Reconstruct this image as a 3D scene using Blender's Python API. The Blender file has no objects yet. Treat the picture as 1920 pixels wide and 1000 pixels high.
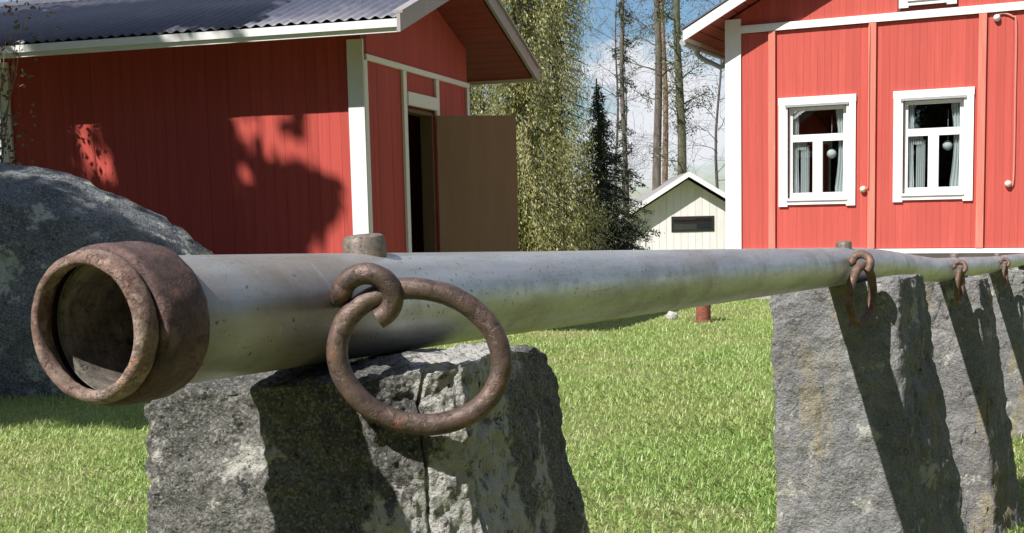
import bpy, bmesh, math, random
import numpy as np
from mathutils import Vector, Matrix, noise
from math import sin, cos, pi, radians, sqrt

random.seed(7); rng = np.random.default_rng(7)
SC = bpy.context.scene; COL = SC.collection

# ------------------------------------------------------------------ camera
cd = bpy.data.cameras.new('camera'); cam = bpy.data.objects.new('camera', cd); COL.objects.link(cam)
PITCH, ROLL = radians(6.0), 0.0227
F = Vector((0, cos(PITCH), -sin(PITCH))); R0 = Vector((1, 0, 0)); U0 = Vector((0, sin(PITCH), cos(PITCH)))
Rv = cos(ROLL)*R0 - sin(ROLL)*U0; Uv = cos(ROLL)*U0 + sin(ROLL)*R0
m = Matrix((Rv, Uv, -F)).transposed().to_4x4(); m.translation = (0, 0, 1.12)
cam.matrix_world = m
cd.sensor_width = 36; cd.lens = 43.125; cd.shift_y = 0.0702; cd.clip_start = 0.02; cd.clip_end = 800
SC.camera = cam

# ------------------------------------------------------------------ light
SUN = Vector((0.664, 0.678, -1.0)).normalized()          # direction the light travels
EL = math.asin(-SUN.z); AZ = math.atan2(-SUN.x, -SUN.y)
world = bpy.data.worlds.new('World'); SC.world = world; world.use_nodes = True
nt = world.node_tree; nt.nodes.clear()
def wn(t, **kw):
    n = nt.nodes.new(t)
    for k, v in kw.items(): setattr(n, k, v)
    return n
sky = wn('ShaderNodeTexSky', sky_type='NISHITA', sun_disc=False, sun_elevation=EL, sun_rotation=AZ % (2*pi), air_density=1.2, dust_density=0.2, ozone_density=3.0)
tc = wn('ShaderNodeTexCoord'); mp = wn('ShaderNodeMapping'); mp.inputs['Scale'].default_value = (1, 1, 2.6)
mp.inputs['Location'].default_value = (0.31, 0.2, 0.05)
nz = wn('ShaderNodeTexNoise'); nz.inputs['Scale'].default_value = 5.2; nz.inputs['Detail'].default_value = 8; nz.inputs['Roughness'].default_value = 0.6
rp = wn('ShaderNodeValToRGB'); rp.color_ramp.elements[0].position = 0.49; rp.color_ramp.elements[1].position = 0.575
mx = wn('ShaderNodeMixRGB'); mx.inputs['Color2'].default_value = (12.0, 12.3, 13.0, 1)
bg = wn('ShaderNodeBackground'); bg.inputs['Strength'].default_value = 0.05
out = wn('ShaderNodeOutputWorld')
L_ = nt.links.new
L_(tc.outputs['Generated'], mp.inputs['Vector']); L_(mp.outputs[0], nz.inputs['Vector']); L_(nz.outputs['Fac'], rp.inputs['Fac'])
L_(rp.outputs['Color'], mx.inputs['Fac']); tint = wn('ShaderNodeMixRGB', blend_type='MULTIPLY'); tint.inputs['Fac'].default_value = 1; tint.inputs['Color2'].default_value = (1.0, 1.18, 1.38, 1); L_(sky.outputs[0], tint.inputs['Color1']); L_(tint.outputs[0], mx.inputs['Color1']); L_(mx.outputs[0], bg.inputs['Color']); L_(bg.outputs[0], out.inputs[0])
sl = bpy.data.lights.new('sun', 'SUN'); sl.energy = 5.0; sl.angle = radians(0.53); sl.color = (1, 0.955, 0.885)
so = bpy.data.objects.new('sun', sl); COL.objects.link(so); so.rotation_euler = SUN.to_track_quat('-Z', 'Y').to_euler(); so.location = (-20, -20, 30)
vs = SC.view_settings; vs.view_transform = 'Standard'; vs.look = 'None'; vs.exposure = 0.5; vs.gamma = 1.0; vs.use_curve_mapping = False

# ------------------------------------------------------------------ materials
class NT:
    def __init__(s, name):
        s.m = bpy.data.materials.new(name); s.m.use_nodes = True; s.t = s.m.node_tree
        s.b = s.t.nodes['Principled BSDF']; s.o = s.t.nodes['Material Output']
    def n(s, typ, ins=None, **kw):
        x = s.t.nodes.new('ShaderNode'+typ)
        for k, v in kw.items(): setattr(x, k, v)
        for k, v in (ins or {}).items(): s.set(x.inputs[k], v)
        return x
    def set(s, sock, v):
        if hasattr(v, 'is_output') or isinstance(v, bpy.types.NodeSocket): s.t.links.new(v, sock)
        elif isinstance(v, tuple) and len(v) == 3 and sock.type == 'RGBA': sock.default_value = (*v, 1)
        else: sock.default_value = v
    def pos(s, scale=(1, 1, 1), obj=False, rot=(0, 0, 0)):
        src = s.n('TexCoord').outputs['Object'] if obj else s.n('NewGeometry').outputs['Position']
        return s.n('Mapping', {'Vector': src, 'Scale': scale, 'Rotation': rot}).outputs[0]
    def noise(s, vec, sc, det=5, rough=0.55, dist=0.0):
        return s.n('TexNoise', {'Vector': vec, 'Scale': sc, 'Detail': det, 'Roughness': rough, 'Distortion': dist}).outputs['Fac']
    def vor(s, vec, sc, feat='F1', outp='Distance'):
        return s.n('TexVoronoi', {'Vector': vec, 'Scale': sc}, feature=feat).outputs[outp]
    def ramp(s, fac, *stops, interp='LINEAR'):
        r = s.n('ValToRGB', {'Fac': fac}); c = r.color_ramp; c.interpolation = interp
        while len(c.elements) < len(stops): c.elements.new(0.5)
        for e, (p, col) in zip(c.elements, stops):
            e.position = p; e.color = (*col, 1) if isinstance(col, tuple) else (col, col, col, 1)
        return r.outputs[0]
    def mix(s, fac, a, b, mode='MIX'):
        x = s.n('MixRGB', blend_type=mode); s.set(x.inputs[0], fac); s.set(x.inputs[1], a); s.set(x.inputs[2], b); return x.outputs[0]
    def math(s, op, a, b=0.0):
        x = s.n('Math', operation=op); s.set(x.inputs[0], a); s.set(x.inputs[1], b); return x.outputs[0]
    def bump(s, h, strength=0.3, dist=0.01, normal=None):
        x = s.n('Bump', {'Height': h, 'Strength': strength, 'Distance': dist})
        if normal: s.t.links.new(normal, x.inputs['Normal'])
        s.t.links.new(x.outputs[0], s.b.inputs['Normal']); return x.outputs[0]
    def fin(s, col=None, rough=0.7, metal=0.0, spec=None):
        if col is not None: s.set(s.b.inputs['Base Color'], col)
        s.set(s.b.inputs['Roughness'], rough); s.set(s.b.inputs['Metallic'], metal)
        if spec is not None: s.set(s.b.inputs['Specular IOR Level'], spec)
        return s.m

MAT = {}
def paint(name, c1, c2, rough=0.75, wear=None, stretch=(14, 14, 0.6)):
    k = NT(name); p = k.pos(stretch); n = k.noise(p, 2.0, 6, 0.65)
    rnd = k.n('ObjectInfo').outputs['Random']
    col = k.mix(k.ramp(n, (0.3, 0.0), (0.7, 1.0)), c1, c2)
    col = k.mix(k.math('MULTIPLY', rnd, 0.45), col, tuple(x*0.8 for x in c1))
    if wear:
        w = k.ramp(k.noise(k.pos((9, 9, 1.2)), 3.0, 8, 0.7), (0.6, 0.0), (0.72, 1.0)); col = k.mix(k.math('MULTIPLY', w, wear[1]), col, wear[0])
    k.bump(n, 0.25, 0.003); return k.fin(col, rough)
MAT['red'] = paint('red_paint', (0.45, 0.068, 0.052), (0.54, 0.095, 0.072), 0.8, ((0.62, 0.16, 0.12), 0.35))
MAT['red_shed'] = paint('red_shed_paint', (0.42, 0.05, 0.038), (0.52, 0.075, 0.055), 0.75, ((0.55, 0.13, 0.1), 0.25))
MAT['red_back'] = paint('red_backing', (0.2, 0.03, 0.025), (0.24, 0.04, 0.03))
MAT['batten'] = paint('faded_red_batten', (0.56, 0.14, 0.10), (0.66, 0.24, 0.18), 0.8, ((0.6, 0.38, 0.3), 0.6))
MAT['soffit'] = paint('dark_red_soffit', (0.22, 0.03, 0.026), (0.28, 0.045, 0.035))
MAT['white'] = paint('white_paint', (0.78, 0.78, 0.77), (0.84, 0.84, 0.83), 0.6, ((0.6, 0.6, 0.57), 0.25))
MAT['cream'] = paint('cream_wall', (0.68, 0.665, 0.65), (0.78, 0.765, 0.745), 0.8, ((0.5, 0.5, 0.46), 0.5), (2.0, 2.0, 1.2))
MAT['brown_door'] = paint('brown_plywood', (0.31, 0.16, 0.105), (0.37, 0.20, 0.14), 0.6, ((0.26, 0.18, 0.14), 0.3), (5, 5, 0.7))
MAT['jamb'] = paint('bare_jamb_wood', (0.16, 0.095, 0.06), (0.22, 0.14, 0.09))
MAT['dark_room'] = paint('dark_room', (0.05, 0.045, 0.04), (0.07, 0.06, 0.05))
MAT['concrete'] = paint('concrete', (0.36, 0.35, 0.33), (0.46, 0.45, 0.42), 0.9, None, (2, 2, 2))
MAT['curtain'] = paint('curtain_cloth', (0.72, 0.73, 0.74), (0.8, 0.8, 0.8), 0.9)
MAT['grey_metal'] = paint('grey_metal', (0.3, 0.31, 0.32), (0.36, 0.37, 0.38), 0.5)
MAT['cream_plastic'] = paint('cream_plastic', (0.68, 0.6, 0.45), (0.72, 0.64, 0.5), 0.5)
MAT['black'] = paint('black_paint', (0.014, 0.014, 0.014), (0.022, 0.022, 0.022), 0.5)
MAT['pink_pipe'] = paint('pink_conduit', (0.6, 0.2, 0.16), (0.66, 0.26, 0.2), 0.6)

def make_roof_mat():
    k = NT('blue_grey_sheet'); p = k.pos((1, 1, 1), obj=True)
    n = k.noise(p, 1.3, 8, 0.65); f = k.noise(p, 14, 6, 0.7)
    c = k.ramp(n, (0.3, (0.05, 0.055, 0.085)), (0.55, (0.085, 0.09, 0.13)), (0.75, (0.17, 0.165, 0.19)))
    c = k.mix(k.ramp(f, (0.6, 0.0), (0.7, 0.6)), c, (0.26, 0.25, 0.24))
    return k.fin(c, k.ramp(n, (0.3, 0.35), (0.7, 0.6)))
MAT['roof'] = make_roof_mat()
MAT['flash'] = paint('purple_grey_flashing', (0.3, 0.27, 0.28), (0.38, 0.34, 0.35), 0.5)

def glass():
    k = NT('window_glass'); t = k.t
    tr = k.n('BsdfTransparent', {'Color': (0.86, 0.9, 0.9)}); gl = k.n('BsdfGlossy', {'Color': (1, 1, 1), 'Roughness': 0.01})
    fc = k.n('LayerWeight', {'Blend': 0.5}).outputs['Facing']; mxx = k.n('MixShader')
    t.links.new(k.math('ADD', k.math('MULTIPLY', k.math('POWER', fc, 3.0), 0.6), 0.085), mxx.inputs[0]); t.links.new(tr.outputs[0], mxx.inputs[1]); t.links.new(gl.outputs[0], mxx.inputs[2])
    t.links.new(mxx.outputs[0], k.o.inputs[0]); return k.m
MAT['glass'] = glass()

def stone(name, base=(0.24, 0.235, 0.235), dark=(0.1, 0.1, 0.105), lich=(0.52, 0.51, 0.47), ochre=(0.36, 0.27, 0.12), sc=1.0, li=0.5, oc=0.5, blk=0.5, side=None, grain=0.6):
    k = NT(name); p = k.pos((1, 1, 1), obj=True); ps = k.pos((1, 1, 0.28), obj=True)
    big = k.noise(p, 8*sc, 6, 0.6); fine = k.noise(p, 210*sc, 3, 0.6); mid = k.noise(p, 55*sc, 7, 0.72)
    c = k.mix(k.ramp(big, (0.34, 0.0), (0.64, 1.0)), dark, base)
    c = k.mix(k.ramp(mid, (0.36, 0.7), (0.54, 0.0)), c, tuple(x*0.5 for x in base))
    cell = k.n('SeparateColor', {'Color': k.vor(p, 620*sc, 'F1', 'Color')}).outputs[0]      # mineral grains
    c = k.mix(k.ramp(cell, (0.0, grain), (0.2, grain*0.85), (0.23, 0.0)), c, tuple(x*0.5 for x in dark))
    c = k.mix(k.ramp(cell, (0.78, 0.0), (0.81, grain*0.8)), c, tuple(min(0.5, x*1.7) for x in base))
    lf = k.noise(p, 13*sc, 10, 0.72)
    if side is not None:      # lichen thicker on the right facet; held off the side face as painted shade
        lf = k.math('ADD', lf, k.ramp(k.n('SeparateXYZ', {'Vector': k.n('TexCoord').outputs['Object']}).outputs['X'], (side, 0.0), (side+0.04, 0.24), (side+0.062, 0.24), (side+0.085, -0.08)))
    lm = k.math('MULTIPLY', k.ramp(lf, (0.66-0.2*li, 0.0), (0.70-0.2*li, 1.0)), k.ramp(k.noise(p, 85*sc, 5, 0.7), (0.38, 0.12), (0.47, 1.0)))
    c = k.mix(lm, c, k.mix(fine, lich, tuple(x*0.72 for x in lich)))
    bm_ = k.ramp(k.noise(p, 95*sc, 6, 0.72), (0.36, 1.0), (0.40, 0.0)); c = k.mix(k.math('MULTIPLY', bm_, blk), c, (0.02, 0.02, 0.021))
    om = k.ramp(k.noise(ps, 9*sc, 8, 0.68), (0.66-0.16*oc, 0.0), (0.76-0.16*oc, 1.0)); c = k.mix(k.math('MULTIPLY', k.math('MULTIPLY', om, k.ramp(mid, (0.36, 0.2), (0.55, 1.0))), 0.8), c, k.mix(fine, ochre, tuple(x*0.55 for x in ochre)))
    h = k.math('ADD', k.math('MULTIPLY', mid, 1.0), k.math('MULTIPLY', fine, 0.5))
    k.bump(h, 0.9, 0.010/sc); return k.fin(c, 0.92, 0, 0.2)
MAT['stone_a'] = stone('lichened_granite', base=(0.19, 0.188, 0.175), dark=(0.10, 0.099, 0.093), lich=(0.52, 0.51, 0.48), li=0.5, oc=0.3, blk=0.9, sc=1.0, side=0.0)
MAT['stone_b'] = stone('ochre_streaked_granite', base=(0.29, 0.288, 0.29), dark=(0.16, 0.16, 0.165), ochre=(0.42, 0.34, 0.17), li=0.45, oc=0.85, grain=0.3, blk=0.5, sc=0.7)
MAT['stone_c'] = stone('grey_granite', base=(0.29, 0.28, 0.285), dark=(0.16, 0.155, 0.16), ochre=(0.42, 0.34, 0.17), li=0.4, oc=0.9, grain=0.3, blk=0.35, sc=0.6)
MAT['boulder'] = stone('boulder_granite', base=(0.22, 0.23, 0.24), dark=(0.11, 0.12, 0.14), lich=(0.56, 0.58, 0.53), ochre=(0.26, 0.28, 0.18), li=0.62, oc=0.45, blk=0.6, sc=0.2)

def pipe_mat():
    k = NT('worn_galvanised_pipe'); p = k.pos((1, 1, 1), obj=True); ring = k.pos((1, 0.16, 1), obj=True); along = k.pos((5, 0.5, 5), obj=True)
    n1 = k.noise(along, 9, 7, 0.6); n2 = k.noise(p, 60, 8, 0.7); n3 = k.noise(p, 7, 6, 0.6, 0.4)
    c = k.ramp(n1, (0.3, (0.36, 0.355, 0.345)), (0.5, (0.50, 0.495, 0.485)), (0.7, (0.62, 0.615, 0.60)))
    c = k.mix(k.ramp(n2, (0.55, 0.0), (0.75, 0.5)), c, (0.34, 0.33, 0.3))
    # rust and brown oil stains, worn bands round the pipe
    st = k.ramp(n3, (0.54, 0.0), (0.68, 0.55)); c = k.mix(st, c, (0.22, 0.17, 0.125))
    sp = k.ramp(k.noise(p, 30, 8, 0.75, 0.3), (0.64, 0.0), (0.72, 0.8)); c = k.mix(sp, c, (0.16, 0.085, 0.05))
    # grime around the hook
    sep = k.n('SeparateXYZ', {'Vector': k.n('TexCoord').outputs['Object']}); yy = k.math('ADD', sep.outputs['Y'], k.math('MULTIPLY', n3, 0.06))
    d = k.math('ABSOLUTE', k.math('SUBTRACT', yy, 0.205)); gm = k.ramp(d, (0.03, 0.85), (0.09, 0.0))
    d2 = k.math('ABSOLUTE', k.math('SUBTRACT', yy, 0.085)); gm = k.math('MAXIMUM', gm, k.ramp(d2, (0.005, 0.75), (0.04, 0.0)))
    c = k.mix(k.math('MULTIPLY', gm, k.ramp(n1, (0.3, 0.5), (0.6, 1.0))), c, (0.17, 0.125, 0.095))
    # scratches round and along the pipe, small pits
    scr = k.noise(k.pos((30, 900, 30), obj=True), 1.0, 3, 0.6); scl = k.noise(k.pos((320, 7, 320), obj=True), 1.0, 4, 0.7)
    c = k.mix(k.ramp(scr, (0.66, 0.0), (0.72, 0.45)), c, (0.66, 0.66, 0.65)); c = k.mix(k.ramp(scl, (0.62, 0.0), (0.72, 0.5)), c, (0.2, 0.18, 0.16))
    pit = k.ramp(k.noise(p, 260, 3, 0.6), (0.30, 1.0), (0.36, 0.0)); c = k.mix(pit, c, (0.13, 0.10, 0.08))
    k.bump(k.math('ADD', k.math('ADD', n2, k.math('MULTIPLY', n1, 0.4)), k.math('MULTIPLY', pit, -0.8)), 0.25, 0.002)
    met = k.math('SUBTRACT', 0.70, k.math('MULTIPLY', k.math('MAXIMUM', st, gm), 0.5))
    return k.fin(c, k.ramp(n2, (0.35, 0.36), (0.7, 0.54)), met)
MAT['pipe'] = pipe_mat()
def rust(name, a, b, c_, rough=0.62, metal=0.25, sc=1.0, bump=0.45):
    k = NT(name); p = k.pos((1, 1, 1), obj=True); n = k.noise(p, 45*sc, 8, 0.7, 0.3); f = k.noise(p, 190*sc, 6, 0.75); g = k.noise(p, 16*sc, 5, 0.6)
    c = k.ramp(n, (0.32, a), (0.5, b), (0.66, c_)); c = k.mix(k.ramp(f, (0.36, 0.75), (0.5, 0.0)), c, tuple(x*0.4 for x in a)); c = k.mix(k.ramp(g, (0.45, 0.0), (0.7, 0.6)), c, tuple(x*0.55 for x in b))
    q = k.noise(p, 85*sc, 5, 0.7); c = k.mix(k.ramp(q, (0.6, 0.0), (0.66, 0.7)), c, (min(1, c_[0]*1.15), c_[1]*0.75, c_[2]*0.6))
    fl = k.ramp(k.noise(p, 60*sc, 6, 0.7), (0.42, 0.0), (0.46, 1.0))
    k.bump(k.math('ADD', k.math('ADD', n, k.math('MULTIPLY', f, 0.6)), k.math('MULTIPLY', fl, 0.5)), bump, 0.003); return k.fin(c, k.ramp(n, (0.35, rough+0.12), (0.65, rough-0.1)), metal)
MAT['collar'] = rust('rusty_collar', (0.06, 0.036, 0.034), (0.115, 0.066, 0.06), (0.20, 0.125, 0.11), 0.7, 0.1, 1.0, 0.6)
MAT['collar_face'] = rust('flaking_collar_face', (0.16, 0.085, 0.068), (0.28, 0.185, 0.15), (0.48, 0.40, 0.33), 0.75, 0.0, 1.5, 0.9)
MAT['iron'] = rust('brown_iron', (0.075, 0.05, 0.042), (0.13, 0.09, 0.077), (0.21, 0.14, 0.11), 0.46, 0.35, 1.0, 0.4)
MAT['iron_far'] = rust('orange_rust_iron', (0.085, 0.05, 0.038), (0.16, 0.095, 0.07), (0.26, 0.16, 0.12), 0.6, 0.2, 0.8, 0.4)
MAT['nut'] = rust('grey_nut', (0.13, 0.10, 0.085), (0.24, 0.2, 0.17), (0.34, 0.3, 0.27), 0.6, 0.4, 1.2, 0.5)
MAT['bollard'] = rust('red_rust_iron', (0.18, 0.05, 0.035), (0.26, 0.08, 0.055), (0.3, 0.12, 0.09), 0.7, 0.0, 0.3)
MAT['inside'] = rust('scaly_bore', (0.09, 0.078, 0.066), (0.16, 0.14, 0.118), (0.34, 0.30, 0.26), 0.75, 0.1, 0.6, 0.5)

def ground_mat():
    k = NT('lawn_soil'); p = k.pos(); n = k.noise(p, 0.7, 8, 0.65); f = k.noise(p, 24, 8, 0.75)
    c = k.mix(k.ramp(n, (0.4, 0.0), (0.62, 1.0)), (0.22, 0.30, 0.08), (0.34, 0.32, 0.16)); c = k.mix(k.ramp(f, (0.4, 0.5), (0.6, 0.0)), c, (0.10, 0.11, 0.04))
    k.bump(f, 0.8, 0.03); return k.fin(c, 0.95, 0, 0.1)
MAT['ground'] = ground_mat()
def gravel_mat():
    k = NT('pale_gravel'); p = k.pos(); n = k.noise(p, 3, 6, 0.6); v = k.vor(p, 55)
    c = k.mix(n, (0.34, 0.33, 0.3), (0.48, 0.46, 0.43)); c = k.mix(k.ramp(v, (0.0, 0.0), (0.8, 0.5)), c, (0.2, 0.19, 0.18)); k.bump(v, 0.6, 0.02); return k.fin(c, 0.95, 0, 0.15)
MAT['gravel'] = gravel_mat()
def leafmat(name, cols, trans=0.35, rough=0.6, patch=None):
    k = NT(name); t = k.t
    r = k.n('Attribute', attribute_name='rnd').outputs['Fac']
    n = len(cols); c = k.ramp(r, *[(i/(n-1), q) for i, q in enumerate(cols)])
    if patch:
        pn = k.noise(k.pos(), patch[0], 6, 0.65, 0.3); c = k.mix(k.ramp(pn, (patch[1], 0.0), (patch[1]+0.14, patch[3])), c, k.mix(r, patch[2], tuple(x*1.5 for x in patch[2])))
        pn2 = k.noise(k.pos(), patch[0]*0.33, 4, 0.6); c = k.mix(k.ramp(pn2, (0.40, 0.0), (0.60, 0.65)), c, (0.50, 0.55, 0.22))
    d = k.n('BsdfDiffuse', {'Color': c}); tr = k.n('BsdfTranslucent', {'Color': c}); g = k.n('BsdfGlossy', {'Color': (1, 1, 1), 'Roughness': 0.45})
    a = k.n('MixShader', {'Fac': trans}); t.links.new(d.outputs[0], a.inputs[1]); t.links.new(tr.outputs[0], a.inputs[2])
    b = k.n('MixShader', {'Fac': 0.03}); t.links.new(a.outputs[0], b.inputs[1]); t.links.new(g.outputs[0], b.inputs[2]); t.links.new(b.outputs[0], k.o.inputs[0]); return k.m
MAT['grass'] = leafmat('grass_blades', [(0.24, 0.43, 0.10), (0.36, 0.56, 0.15), (0.50, 0.65, 0.22), (0.68, 0.64, 0.38)], 0.45, patch=(1.3, 0.53, (0.58, 0.53, 0.34), 0.7))
MAT['yellow_leaf'] = leafmat('yellow_green_needles', [(0.09, 0.10, 0.035), (0.32, 0.33, 0.10), (0.48, 0.46, 0.17), (0.56, 0.54, 0.40)], 0.5)
MAT['dark_leaf'] = leafmat('dark_spruce_needles', [(0.02, 0.03, 0.016), (0.04, 0.055, 0.025), (0.065, 0.08, 0.035)], 0.2)
MAT['pine_leaf'] = leafmat('pine_needles', [(0.04, 0.055, 0.022), (0.075, 0.095, 0.035), (0.12, 0.13, 0.05)], 0.25)
MAT['brown_leaf'] = leafmat('dry_brown_leaves', [(0.10, 0.06, 0.03), (0.2, 0.13, 0.07), (0.3, 0.22, 0.13)], 0.4)
MAT['green_leaf'] = leafmat('tree_leaves', [(0.04, 0.06, 0.02), (0.07, 0.09, 0.03), (0.1, 0.11, 0.04)], 0.12)
def bark(name, a, b):
    k = NT(name); n = k.noise(k.pos((6, 6, 1.2), obj=True), 2.5, 8, 0.7); k.bump(n, 0.6, 0.03); return k.fin(k.ramp(n, (0.35, a), (0.65, b)), 0.9)
MAT['bark'] = bark('grey_bark', (0.06, 0.05, 0.042), (0.17, 0.145, 0.12))
MAT['pine_bark'] = bark('orange_pine_bark', (0.13, 0.085, 0.06), (0.34, 0.22, 0.15))
MAT['twig'] = bark('twig_bark', (0.05, 0.042, 0.04), (0.12, 0.1, 0.095))
MAT['pale_twig'] = bark('pale_twig_bark', (0.16, 0.14, 0.10), (0.3, 0.27, 0.2))
MAT['moss_bark'] = bark('mossy_bark', (0.05, 0.055, 0.03), (0.14, 0.14, 0.08))

# ------------------------------------------------------------------ helpers
class MB:
    def __init__(s): s.v = []; s.f = []
    def quadbox(s, c8):
        b = len(s.v); s.v += [tuple(p) for p in c8]
        s.f += [tuple(b+i for i in q) for q in ((0, 3, 2, 1), (4, 5, 6, 7), (0, 1, 5, 4), (1, 2, 6, 5), (2, 3, 7, 6), (3, 0, 4, 7))]; return s
    def box(s, x0, x1, y0, y1, z0, z1):
        return s.quadbox([(x0, y0, z0), (x1, y0, z0), (x1, y1, z0), (x0, y1, z0), (x0, y0, z1), (x1, y0, z1), (x1, y1, z1), (x0, y1, z1)])
    def tube(s, pts, rad, n=12, cap=True, closed=False):
        pts = [Vector(p) for p in pts]; N = len(pts); rad = [rad]*N if not hasattr(rad, '__len__') else rad
        b = len(s.v); prev = None
        for i, p in enumerate(pts):
            if closed: t = pts[(i+1) % N]-pts[i-1]
            else: t = pts[min(i+1, N-1)]-pts[max(i-1, 0)]
            t.normalize()
            if prev is None: a = t.orthogonal().normalized()
            else: a = (prev-t*prev.dot(t)).normalized()
            prev = a; c = t.cross(a)
            for j in range(n):
                q = 2*pi*j/n; s.v.append(tuple(p+rad[i]*(cos(q)*a+sin(q)*c)))
        rows = N if closed else N-1
        for i in range(rows):
            i2 = (i+1) % N
            off = 0
            if closed and i2 == 0:   # match twist
                a0 = Vector(s.v[b+i*n]); off = min(range(n), key=lambda j: (Vector(s.v[b+j])-a0).length)
            for j in range(n):
                k1 = (j+1) % n; s.f.append((b+i*n+j, b+i*n+k1, b+i2*n+(k1+off) % n, b+i2*n+(j+off) % n))
        if cap and not closed:
            s.f.append(tuple(b+j for j in reversed(range(n)))); s.f.append(tuple(b+(N-1)*n+j for j in range(n)))
        return s
    def lathe(s, prof, n=48, axis='y', cap=False):      # prof: (t along axis, r)
        b = len(s.v)
        for t, r in prof:
            for j in range(n):
                q = 2*pi*j/n
                s.v.append({'y': (r*cos(q), t, r*sin(q)), 'z': (r*cos(q), r*sin(q), t)}[axis])
        for i in range(len(prof)-1):
            for j in range(n):
                k1 = (j+1) % n; s.f.append((b+i*n+j, b+i*n+k1, b+(i+1)*n+k1, b+(i+1)*n+j))
        if cap: s.f.append(tuple(b+j for j in range(n))); s.f.append(tuple(b+(len(prof)-1)*n+j for j in range(n)))
        return s
    def build(s, name, mat, parent=None, smooth=False, off=(0, 0, 0)):
        me = bpy.data.meshes.new(name); me.from_pydata(s.v, [], s.f); me.materials.append(MAT[mat] if isinstance(mat, str) else mat)
        bmm = bmesh.new(); bmm.from_mesh(me); bmesh.ops.recalc_face_normals(bmm, faces=bmm.faces); bmm.to_mesh(me); bmm.free()
        if smooth: me.polygons.foreach_set('use_smooth', [True]*len(me.polygons))
        o = bpy.data.objects.new(name, me); COL.objects.link(o); o.location = off
        if parent: o.parent = parent
        return o
def tag(o, label=None, cat=None, group=None, kind=None):
    if label: o['label'] = label
    if cat: o['category'] = cat
    if group: o['group'] = group
    if kind: o['kind'] = kind
    return o
def thing(name, label, cat, loc=(0, 0, 0), rz=0.0, group=None):
    o = bpy.data.objects.new(name, None); COL.objects.link(o); o.location = loc; o.rotation_euler = (0, 0, rz); o.empty_display_size = 0.1
    return tag(o, label, cat, group)
def smooth_angle(o, ang=40):
    me = o.data; me.polygons.foreach_set('use_smooth', [True]*len(me.polygons)); me.set_sharp_from_angle(angle=radians(ang)); return o
UNIT = {}
def plank(parent, x0, x1, y0, y1, z0, z1, mat, name='plank', ztop1=None):
    """one board as an object of its own; shared unit mesh, sloped top gets its own mesh"""
    if ztop1 is not None:
        b = MB().quadbox([(x0, y0, z0), (x1, y0, z0), (x1, y1, z0), (x0, y1, z0), (x0, y0, z1), (x1, y0, ztop1), (x1, y1, ztop1), (x0, y1, z1)])
        return b.build(name, mat, parent)
    if mat not in UNIT:
        o = MB().box(0, 1, 0, 1, 0, 1).build('tmp', mat); UNIT[mat] = o.data; UNIT[mat].name = 'board_'+mat; bpy.data.objects.remove(o)
    o = bpy.data.objects.new(name, UNIT[mat]); COL.objects.link(o); o.parent = parent
    o.location = (x0, y0, z0); o.scale = (x1-x0, y1-y0, z1-z0); return o
def quads_object(name, P, mat, rnd, parent=None):
    """P: (n,k,3) polygons with k corners"""
    n, k, _ = P.shape; me = bpy.data.meshes.new(name)
    me.vertices.add(n*k); me.vertices.foreach_set('co', P.astype(np.float32).ravel())
    me.loops.add(n*k); me.loops.foreach_set('vertex_index', np.arange(n*k, dtype=np.int32))
    me.polygons.add(n); me.polygons.foreach_set('loop_start', np.arange(0, n*k, k, dtype=np.int32)); me.polygons.foreach_set('loop_total', np.full(n, k, dtype=np.int32))
    at = me.attributes.new('rnd', 'FLOAT', 'POINT'); at.data.foreach_set('value', np.repeat(rnd, k).astype(np.float32))
    me.materials.append(MAT[mat]); me.update(calc_edges=True); me.validate()
    o = bpy.data.objects.new(name, me); COL.objects.link(o)
    if parent: o.parent = parent
    return o
def leaf_quads(pos, size, aspect=0.5, dirs=None, jitter=1.0):
    n = len(pos)
    d = rng.normal(size=(n, 3)) if dirs is None else dirs + jitter*rng.normal(size=(n, 3)); d /= np.linalg.norm(d, axis=1)[:, None]
    r = rng.normal(size=(n, 3)); s = np.cross(d, r); s /= np.linalg.norm(s, axis=1)[:, None]
    a = d*np.asarray(size).reshape(-1, 1)*0.5; w = s*np.asarray(size).reshape(-1, 1)*0.5*aspect
    return np.stack([pos-a, pos+w, pos+a, pos-w], axis=1)
def fbm(p, oct=5, lac=2.0, gain=0.5):
    a, s, f = 1.0, 0.0, 1.0
    for _ in range(oct): s += a*noise.noise(p*f); a *= gain; f *= lac
    return s

# ------------------------------------------------------------------ ground, gravel, grass
def ground_z(x, y): 
    t = min(max((y-27)/9, 0), 1); return -1.0*t*t*(3-2*t)
def make_ground():
    xs = np.concatenate([np.linspace(-300, -30, 12), np.linspace(-25, 25, 51), np.linspace(30, 300, 12)]); ys = np.concatenate([np.linspace(-60, -5, 8), np.linspace(-4, 60, 65), np.linspace(70, 500, 14)])
    b = MB(); 
    for y in ys:
        for x in xs: b.v.append((float(x), float(y), ground_z(x, y)))
    nx = len(xs)
    for j in range(len(ys)-1):
        for i in range(nx-1): b.f.append((j*nx+i, j*nx+i+1, (j+1)*nx+i+1, (j+1)*nx+i))
    tag(b.build('ground', 'ground', smooth=True), kind='structure')
make_ground()
HA = radians(26.0); HX = Vector((cos(HA), -sin(HA), 0)); HY = Vector((sin(HA), cos(HA), 0)); HC = Vector((3.222, 18.0, 0))
def make_gravel():
    b = MB(); n = 40
    near = []; far = []
    for i in range(n+1):
        t = -1.6+i*(12.0/n); e = -3.35+0.18*sin(i*1.3)+0.12*sin(i*2.9)-0.25*(i/n)
        p = HC+HX*t+HY*e; q = HC+HX*t+HY*0.02
        near.append((p.x, p.y, 0.006)); far.append((q.x, q.y, 0.006))
    b.v = near+far; b.f = [(i, i+1, n+2+i, n+1+i) for i in range(n)]
    tag(b.build('gravel_yard', 'gravel'), kind='structure')
make_gravel()
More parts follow.
